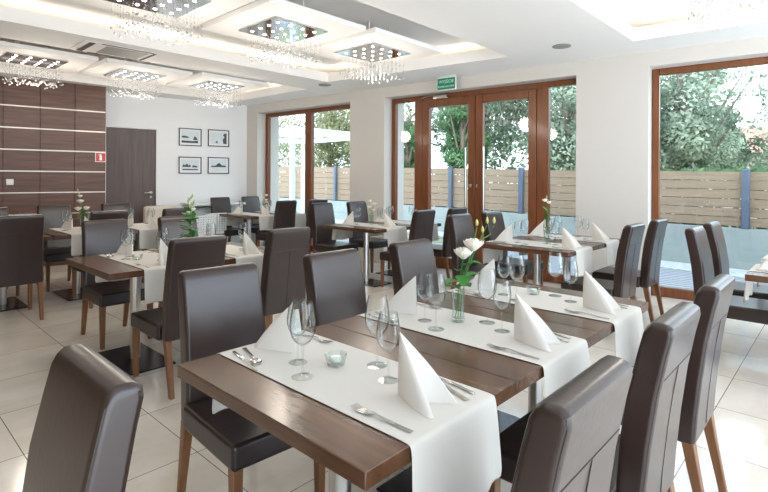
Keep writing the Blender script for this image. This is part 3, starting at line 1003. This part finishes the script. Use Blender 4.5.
def make_glass():
    t = thing('wine_glass', 'x', 'wine glass', (0, 0, 0), 0, 'wine glasses on the tables')
    g = MB(); g.lathe([(0.004, 0.100), (0.012, 0.102), (0.024, 0.111), (0.035, 0.126), (0.041, 0.148), (0.041, 0.170), (0.037, 0.200), (0.031, 0.232), (0.0302, 0.232), (0.036, 0.200), (0.040, 0.170), (0.040, 0.148), (0.034, 0.127), (0.023, 0.1125), (0.010, 0.104)], 24)
    g.build('bowl', M['glass'], parent=t)
    g = MB(); g.lathe([(0.008, 0.004), (0.0045, 0.012), (0.0035, 0.03), (0.0032, 0.06), (0.0036, 0.09), (0.005, 0.101)], 12)
    g.build('stem', M['glass'], parent=t)
    g = MB(); g.lathe([(0.0, 0.0), (0.034, 0.0), (0.0345, 0.0015), (0.02, 0.003), (0.006, 0.006), (0.0, 0.006)], 24)
    g.build('foot', M['glass'], parent=t)
    return t

def flat_outline(pts, th=0.0018, lift=None):
    g = MB()
    rings = [[(x, y, (lift(y) if lift else 0.0)) for x, y in pts], [(x, y, (lift(y) if lift else 0.0) + th) for x, y in pts]]
    g.loft(rings)
    return g
def make_knife():
    t = thing('table_knife', 'x', 'knife', (0, 0, 0), 0, 'table knives')
    flat_outline([(-0.007, 0.0), (0.004, 0.0), (0.005, 0.06), (0.004, 0.10), (-0.001, 0.118), (-0.008, 0.09), (-0.009, 0.03)], 0.0012).build('blade', M['cutlery'], parent=t, smooth=False)
    g = MB(); g.box((-0.007, -0.098, 0.0), (0.005, 0.0, 0.005), 0.0022, 2); g.build('handle', M['cutlery'], parent=t)
    return t
def make_fork():
    t = thing('table_fork', 'x', 'fork', (0, 0, 0), 0, 'table forks')
    g = MB(); g.loft([[(-w_, y, z), (w_, y, z), (w_, y, z + 0.002), (-w_, y, z + 0.002)] for y, w_, z in ((-0.10, 0.0075, 0.0), (-0.05, 0.005, 0.002), (0.02, 0.003, 0.008), (0.035, 0.009, 0.006), (0.052, 0.0125, 0.003))])
    g.build('handle', M['cutlery'], parent=t, smooth=False)
    g = MB()
    for i in range(4):
        x = -0.0105 + i * 0.007
        g.loft([[(x - w_, y, z), (x + w_, y, z), (x + w_, y, z + 0.0016), (x - w_, y, z + 0.0016)] for y, w_, z in ((0.050, 0.0022, 0.003), (0.075, 0.0018, 0.003), (0.098, 0.001, 0.009))])
    g.build('tines', M['cutlery'], parent=t, smooth=False)
    return t
def make_spoon():
    t = thing('soup_spoon', 'x', 'spoon', (0, 0, 0), 0, 'spoons')
    g = MB(); g.loft([[(-w_, y, z), (w_, y, z), (w_, y, z + 0.002), (-w_, y, z + 0.002)] for y, w_, z in ((-0.10, 0.0075, 0.0), (-0.05, 0.005, 0.002), (0.02, 0.003, 0.007), (0.034, 0.004, 0.006))])
    g.build('handle', M['cutlery'], parent=t, smooth=False)
    g = MB()
    rings = []
    for k, s_ in ((0, 0.0), (1, 0.5), (2, 0.85), (3, 1.0)):
        z = 0.0005 + 0.006 * (s_ ** 2)
        rings.append([(0.018 * max(s_, 0.02) * math.cos(q), 0.062 + 0.030 * max(s_, 0.02) * math.sin(q), z) for q in [2 * math.pi * j / 16 for j in range(16)]])
    rings.append([(x * 0.96, 0.062 + (y - 0.062) * 0.96, z + 0.0008) for x, y, z in rings[-1]])
    rings.append([(0.008 * math.cos(q), 0.062 + 0.014 * math.sin(q), 0.0028) for q in [2 * math.pi * j / 16 for j in range(16)]])
    g.loft(rings).build('bowl', M['cutlery'], parent=t)
    return t
def make_tealight():
    t = thing('tealight_holder', 'x', 'candle holder', (0, 0, 0), 0, 'glass tealight holders')
    g = MB(); n = 8
    rings = []
    for r_, z in ((0.022, 0.0), (0.027, 0.004), (0.034, 0.03), (0.037, 0.04), (0.032, 0.038), (0.026, 0.018), (0.012, 0.012)):
        rings.append([(r_ * (1 + (0.10 if j % 2 else -0.05)) * math.cos(math.pi * j / n), r_ * (1 + (0.10 if j % 2 else -0.05)) * math.sin(math.pi * j / n), z) for j in range(2 * n)])
    g.loft(rings).build('glass_cup', M['vaseglass'], parent=t)
    g = MB(); g.lathe([(0, 0.0135), (0.018, 0.0135), (0.018, 0.028), (0, 0.028)], 16); g.build('candle', M['wax'], parent=t)
    return t

def rose(g_petal, c, rad, seed):
    r = random.Random(seed)
    for layer, (rr_, n, tilt) in enumerate(((1.0, 6, 0.9), (0.78, 5, 0.6), (0.5, 4, 0.3), (0.3, 3, 0.1))):
        for i in range(n):
            q = 2 * math.pi * (i + 0.4 * layer) / n + r.uniform(-.15, .15)
            grid = []
            for a in range(5):
                u = a / 4
                row = []
                for b in range(5):
                    v = (b / 4 - 0.5) * 1.5
                    rad_ = rad * rr_ * (0.2 + 0.85 * math.sin(min(1.75, u * 1.9)) + tilt * 0.12 * u * u)
                    z = rad * (-0.75 + 1.45 * u - 0.3 * abs(v) * u - tilt * 0.3 * u * u)
                    an = q + v * (0.75 if layer < 2 else 1.0)
                    row.append(Vector((c[0] + rad_ * math.cos(an), c[1] + rad_ * math.sin(an), c[2] + z)))
                grid.append(row)
            vv = [[g_petal.bm.verts.new(p) for p in row] for row in grid]
            for a in range(4):
                for b in range(4):
                    g_petal.bm.faces.new((vv[a][b], vv[a][b + 1], vv[a + 1][b + 1], vv[a + 1][b]))

def leafshape(g, p, d, up, L, W):
    p, d, up = Vector(p), Vector(d).normalized(), Vector(up)
    s_ = d.cross(up).normalized()
    rows = []
    for k in range(6):
        u = k / 5
        wd = W * math.sin(math.pi * min(1, u * 0.95 + 0.03)) ** 0.8
        c = p + d * L * u - up * L * 0.25 * u * u
        rows.append([g.bm.verts.new(c - s_ * wd + up * wd * 0.3), g.bm.verts.new(c), g.bm.verts.new(c + s_ * wd + up * wd * 0.3)])
    for a, b in zip(rows, rows[1:]):
        for i in range(2):
            g.bm.faces.new((a[i], a[i + 1], b[i + 1], b[i]))

def make_vase(kind='white', seed=0, tall=0.13):
    t = thing('glass_vase', 'x', 'vase', (0, 0, 0), 0)
    g = MB(); g.lathe([(0.0, 0.0), (0.026, 0.0), (0.028, 0.01), (0.024, tall * 0.5), (0.029, tall), (0.0272, tall), (0.0222, tall * 0.5), (0.025, 0.016), (0.0, 0.014)], 24)
    g.build('vase_body', M['vaseglass'], parent=t)
    return t
def make_flowers(kind, seed):
    r = random.Random(seed)
    t = thing('cut_flowers', 'x', 'flowers', (0, 0, 0), 0)
    g = MB()
    # lateral screen-right direction in the room is (AX, -AF)
    lx, ly = AX, -AF
    def pt(s_, z): return (lx * s_, ly * s_, z)
    if kind == 'rose':
        stems = [[pt(-0.012, 0.018), pt(0.008, 0.12), pt(0.010, 0.20), pt(0.022, 0.28)], [pt(0.0, 0.018), pt(0.0, 0.15), pt(0.045, 0.26), pt(0.06, 0.31)], [pt(0.01, 0.018), pt(0.03, 0.2), pt(0.08, 0.33), pt(0.125, 0.42)], [pt(0.05, 0.28), pt(0.07, 0.36), pt(0.08, 0.41)], [pt(0.09, 0.35), pt(0.14, 0.38), pt(0.155, 0.42)]]
        blooms = [(pt(0.022, 0.300), 0.038), (pt(0.066, 0.338), 0.040)]
        buds = [pt(0.125, 0.44), pt(0.08, 0.43), pt(0.155, 0.44), pt(0.105, 0.40)]
        leaves = [(pt(0.01, 0.17), (-1, .3, .3), .09, .032), (pt(0.02, 0.19), (.8, -.6, .4), .09, .03), (pt(0.03, 0.25), (.5, -.9, .3), .075, .025), (pt(0.02, 0.24), (-.3, -.8, .5), .07, .026), (pt(0.01, 0.2), (-.6, -.6, -.1), .08, .03), (pt(0.03, 0.27), (.3, .6, .6), .06, .022), (pt(0.0, 0.14), (-.9, .2, .5), .08, .036), (pt(0.0, 0.15), (-.2, -.9, .4), .08, .036), (pt(0.02, 0.16), (.6, -.2, .5), .08, .034), (pt(0.02, 0.21), (-.8, -.1, .5), .06, .03)]
    elif kind == 'tall':
        stems = [[pt(0.0, 0.018), pt(-0.005, 0.2), pt(-0.02, 0.46)], [pt(0.01, 0.018), pt(0.01, 0.2), pt(0.03, 0.44)], [pt(0.0, 0.018), pt(0.0, 0.3), pt(0.005, 0.42)]]
        blooms = [(pt(-0.01, 0.34), 0.02), (pt(0.02, 0.36), 0.02)]
        buds = [pt(-0.02 + 0.012 * (k % 5), 0.36 + 0.014 * k) for k in range(9)]
        leaves = [(pt(r.uniform(-.025, .025), 0.09 + 0.013 * k), (r.uniform(-1, 1), r.uniform(-1, 1), .45), .095, .036) for k in range(20)]
    elif kind == 'orchid':
        stems = [[pt(0.0, 0.018), pt(-0.005, 0.15), pt(-0.02, 0.34), pt(-0.055, 0.46)], [pt(0.0, 0.018), pt(0.02, 0.15), pt(0.05, 0.26)], [pt(0.0, 0.018), pt(-0.02, 0.15), pt(-0.05, 0.25)]]
        blooms = [(pt(-0.025, 0.34), 0.034), (pt(-0.05, 0.25), 0.034), (pt(0.05, 0.26), 0.03), (pt(-0.03, 0.40), 0.026)]
        buds = [pt(-0.04, 0.43), pt(-0.055, 0.47)]
        leaves = [(pt(0, 0.11 + .012 * k), (r.uniform(-1, 1), r.uniform(-1, 1), .4), .10, .034) for k in range(10)]
    elif kind == 'white':
        stems = [[pt(0, 0.018), pt(0, 0.15), pt(r.uniform(-.03, .03), 0.25)], [pt(0, 0.018), pt(0.02, 0.2), pt(0.04, 0.28)], [pt(0, 0.018), pt(-0.02, 0.2), pt(-0.03, 0.3)]]
        blooms = [(pt(r.uniform(-.04, .04), 0.2 + 0.04 * k), 0.026) for k in range(4)]
        buds = [pt(0.04, 0.32), pt(-0.03, 0.34)]
        leaves = [(pt(0, 0.14), (1, 0.2, .4), .06, .02), (pt(0, 0.14), (-1, -.5, .4), .06, .02)]
    else:
        stems = [[pt(0.0, 0.018), pt(0.005, 0.2), pt(0.0, 0.40)]]
        blooms = [(pt(-0.018, 0.42), 0.024), (pt(0.02, 0.40), 0.021)]
        buds = [pt(0.0, 0.45)]
        leaves = [(pt(0, 0.14 + .022 * k), (r.uniform(-1, 1), r.uniform(-1, 1), .6), .075, .022) for k in range(9)]
    for s_ in stems: g.tube(s_, 0.0022, 6)
    g.build('stem', M['stem'], parent=t)
    for i, (c, rad) in enumerate(blooms):
        g = MB(); rose(g, c, rad, seed + i); g.build('blossom', M['petal'], parent=t, recalc=False)
    for c in buds:
        g = MB(); g.lathe([(0.001, -0.014), (0.006, -0.008), (0.007, 0.0), (0.004, 0.012), (0.0005, 0.017)], 8, c); g.build('bud', M['bud'], parent=t)
    g = MB()
    for p, d, L, W in leaves: leafshape(g, p, d, (0, 0, 1), L, W)
    g.build('leaves', M['greenleaf'], parent=t, recalc=False)
    return t

# ------------------------------------------------------------------ lay out the dining room
HL = 'left'  # sides: 'left' = farther from the camera's right hand (high Y), 'right' = low Y
chair0 = make_chair(); used = {}
def first(key, maker):
    if key not in used:
        used[key] = maker()
        return used[key], True
    return used[key], False
def place(key, maker, loc, rz, label, group=None, scale=None):
    src, new = first(key, maker)
    if new:
        src.location = loc; src.rotation_euler = (0, 0, rz); src['label'] = label
        if group: src['group'] = group
        if scale: src.scale = (scale,) * 3
        return src
    return dup(src, loc, rz, label, group, scale or 1.0)

used['chair'] = chair0
chair_first = [True]
def chair(x, y, rz, label):
    zs = 1.0 if y < 2.6 and x < 3.5 else (1.03 if y < 5 else 1.055)
    if chair_first[0]:
        chair_first[0] = False
        chair0.location = (x, y, 0); chair0.rotation_euler = (0, 0, rz); chair0['label'] = label
        return chair0
    return dup(chair0, (x, y, 0), rz, label, scale=(1, 1, zs))

CUT = {}
def setting(cx_, cy_, side, who, cut=True, glasses=2, ztop=0.7542, dn=0.0, wy_=0.9):
    """side 0 = low-Y diner (faces +Y), side 1 = opposite. who = phrase naming the table and side"""
    sg = 1 if side == 0 else -1
    e = (wy_ - 0.9) / 2
    def w_(dx, dy): return (cx_ + sg * dx, cy_ + sg * (dy - e), ztop)
    rz = 0 if side == 0 else math.pi
    jit = rnd.uniform(-0.08, 0.08)
    place('napkin', make_napkin_tagged, w_(0.0 + dn, -0.335), rz + jit, 'standing ivory napkin ' + who, 'standing folded napkins')
    if glasses >= 1: place('glass', make_glass, w_(0.115, -0.055), rz, 'larger wine glass ' + who, 'wine glasses on the tables')
    if glasses >= 2: place('glass', make_glass, w_(0.050, -0.165), rz, 'smaller wine glass ' + who, 'wine glasses on the tables', 0.9)
    if cut:
        place('fork', make_fork, w_(-0.148, -0.320), rz + 0.04, 'steel table fork ' + who, 'table forks')
        place('knife', make_knife, w_(0.165, -0.315), rz - 0.18 , 'steel table knife ' + who, 'table knives')
        place('spoon', make_spoon, w_(0.128, -0.325), rz - 0.30, 'steel spoon ' + who, 'spoons')
def make_napkin_tagged():
    return tag(make_napkin(), 'x', 'napkin')

# rows: (row name, [(x centre, width)], y0, y1, ...)
tables_by_size = {}
def table(x, y, w_, l_, label):
    key = (round(w_, 3), round(l_, 3))
    if key not in tables_by_size:
        t = make_table(*key); tables_by_size[key] = t
        t.location = (x, y, 0); t['label'] = label
    else:
        t = dup(tables_by_size[key], (x, y, 0), 0, label)
    return t
run_src = {}
def runner(x, y, l_, label, rw=0.38):
    key = round(l_, 3)
    if (key, rw) not in run_src:
        o = make_runner(l_, rw, seed=len(run_src)); run_src[(key, rw)] = o
    else:
        o = run_src[(key, rw)].copy(); COL.objects.link(o)
    o.location = (x, y, 0.7504)
    tag(o, label, 'table runner', 'linen table runners')

ROWS = [
 # front row
 dict(n='front row', y0=0.753, y1=1.645, gap=0.002, tabs=[(0.754, 1.412, 'front row table nearest the camera'), (1.416, 2.108, 'middle front row table, with the rose vase'), (2.112, 2.80, 'third front row table')],
      rx=[1.087, 1.775, 2.46], cut=True),
 dict(n='left row', y0=3.50, y1=4.42, tabs=[(1.15, 1.83, 'bare ended left table'), (1.88, 2.56, 'second left table, behind the centre chairs')],
      rx=[1.56, 2.25], cut=True),
 dict(n='walnut row', y0=6.20, y1=7.10, tabs=[(0.80, 1.48, 'walnut wall table at the left edge'), (1.50, 2.18, 'orchid table by the walnut wall'), (2.20, 2.88, 'table before the plain grey door')],
      rx=[1.14, 1.85, 2.56], cut=False),
 dict(n='far row', y0=7.05, y1=8.10, tabs=[(4.42, 5.02, 'far corner table nearer the pictures'), (5.04, 5.60, 'far corner table at the window')],
      rx=[4.76, 5.34], cut=False),
 dict(n='middle window row', y0=4.22, y1=5.20, tabs=[(4.37, 5.05, 'white flower table left of the doors'), (5.07, 5.72, 'doorside table beyond the white flowers')],
      rx=[4.76, 5.42], cut=False),
 dict(n='door row', y0=1.76, y1=2.67, tabs=[(4.20, 4.90, 'single flower table before the doors'), (4.92, 5.60, 'pillar table right of the doors')],
      rx=[4.54, 5.28], cut=True),
 dict(n='right row', y0=-0.40, y1=0.51, tabs=[(4.07, 4.75, 'table cut by the right edge'), (4.77, 5.45, 'table beyond the one cut at right')],
      rx=[4.42, 5.12], cut=True),
]
for rw in ROWS:
    yc = (rw['y0'] + rw['y1']) / 2; ly = rw['y1'] - rw['y0']
    for (x0, x1, nm), rx in zip(rw['tabs'], rw['rx']):
        table((x0 + x1) / 2, yc, x1 - x0, ly, 'walnut topped table, the ' + nm)
        runner(rx, yc, ly, 'pale linen runner across the ' + nm)
        for side in (0, 1):
            sd = 'right' if side == 0 else 'left'
            short = nm.split(',')[0]
            setting(rx, yc, side, 'at the ' + sd + ' place of the ' + short, cut=rw['cut'] , wy_=ly)

FAC_L, FAC_R = 0.0, math.pi   # left-side chairs face -Y, right-side chairs face +Y
CH_ = [
 (1.155, 1.83, -0.06, 'brown leather chair pushed to the near left corner of the nearest front table'),
 (1.86, 1.83, FAC_L, 'brown leather chair left of the middle front table, showing its smooth front'),
 (2.55, 1.83, FAC_L, 'brown leather chair left of the farthest front table, behind the rose vase'),
 (1.05, 0.70, FAC_R, 'brown leather chair at bottom right, nearest of three with seamed backs'),
 (1.76, 0.70, FAC_R, 'brown leather chair at right, middle of three with seamed backs'),
 (2.45, 0.70, FAC_R, 'brown leather chair at right, farthest of three with seamed backs, splayed legs showing'),
 (1.55, 3.38, FAC_R, 'brown leather chair turned away left of centre, at the bare ended left table'),
 (2.31, 3.44, FAC_R, 'brown leather chair with a seamed back standing at the picture centre'),
 (1.58, 4.60, FAC_L, 'brown leather chair beyond the bare ended left table'),
 (2.24, 4.60, FAC_L, 'brown leather chair beyond the second left table, behind the tall flowers'),
 (1.11, 6.00, FAC_R, 'brown leather chair cut by the left edge, back to the camera'),
 (1.92, 6.12, FAC_R, 'brown leather chair mostly hidden behind the left row, in front of the orchid table'),
 (2.68, 6.12, FAC_R, 'brown leather chair mostly hidden behind the tall flower vase'),
 (1.16, 7.27, FAC_L, 'brown leather chair against the walnut wall at the left edge'),
 (1.83, 7.27, FAC_L, 'brown leather chair against the walnut wall behind the orchid vase'),
 (2.58, 7.27, FAC_L, 'brown leather chair in front of the plain grey door'),
 (4.72, 8.26, FAC_L, 'brown leather chair farthest away, in front of the white side table'),
 (5.36, 8.26, FAC_L, 'brown leather chair farthest away in the corner by the far window'),
 (4.84, 6.96, FAC_R, 'brown leather chair with its back to us before the far corner table'),
 (5.50, 6.96, FAC_R, 'brown leather chair under the far window, back to back with another'),
 (4.72, 5.34, FAC_L, 'brown leather chair facing us left of the white flower table'),
 (5.42, 5.34, FAC_L, 'brown leather chair facing us by the pillar left of the doors'),
 (4.83, 4.12, FAC_R, 'brown leather chair, back to us, before the doors, left of the pair'),
 (5.54, 4.12, FAC_R, 'brown leather chair at the door leaves, seat toward the left'),
 (4.53, 2.80, FAC_L, 'brown leather chair left of the single flower table, back to back with another'),
 (5.20, 2.80, FAC_L, 'brown leather chair beyond the single flower table, by the right door leaf'),
 (4.63, 1.66, FAC_R, 'brown leather chair right of the single flower table, in front of the pillar'),
 (5.38, 1.66, FAC_R, 'brown leather chair by the left jamb of the right window, thin legs showing'),
 (4.70, 0.62, FAC_L, 'brown leather chair before the right window, nearer of the two leaning left'),
 (5.38, 0.62, FAC_L, 'brown leather chair before the right window, farther of the two leaning left'),
]
for a in CH_: chair(*a)
# the chair in the near left corner faces away from the other tables
chair(0.075, 1.225, -math.pi / 2, 'brown leather chair in the near left corner, cut by the bottom edge')

for x, y, l in ((1.11, 1.25, 'glass tealight holder on the nearest front table'), (2.53, 1.25, 'glass tealight holder on the farthest front table'), (4.85, 2.2, 'glass tealight holder on the single flower table'), (5.2, 4.7, 'glass tealight holder on the white flower table'), (1.5, 3.95, 'glass tealight holder on the bare ended left table')):
    place('tealight', make_tealight, (x, y, 0.7542), 0, l, 'glass tealight holders')
VS = [(1.82, 1.25, 'rose', 'on the middle front table'), (1.93, 3.98, 'tall', 'on the left row behind the turned chair'), (1.90, 6.66, 'orchid', 'on the table by the walnut wall'),
      (4.62, 2.15, 'single', 'on the table in front of the door leaves'), (4.85, 4.75, 'white', 'on the table left of the doors'), (5.05, 7.6, 'white', 'on the farthest corner table')]
FLN = {'rose': 'two white roses with green leaves and buds', 'tall': 'tall bunch of green leaves with pale buds', 'orchid': 'white orchid stem with green leaves', 'single': 'single stem with small cream blooms', 'white': 'loose bunch of small white flowers'}
for i, (x, y, k, wh) in enumerate(VS):
    place('vase', lambda: make_vase(), (x, y, 0.7542 if k != 'tall' else 0.752), 0, 'clear glass vase ' + wh, 'clear glass vases')
    f_ = make_flowers(k, 20 + i); f_.location = (x, y, 0.7542); f_['label'] = FLN[k] + ' ' + wh
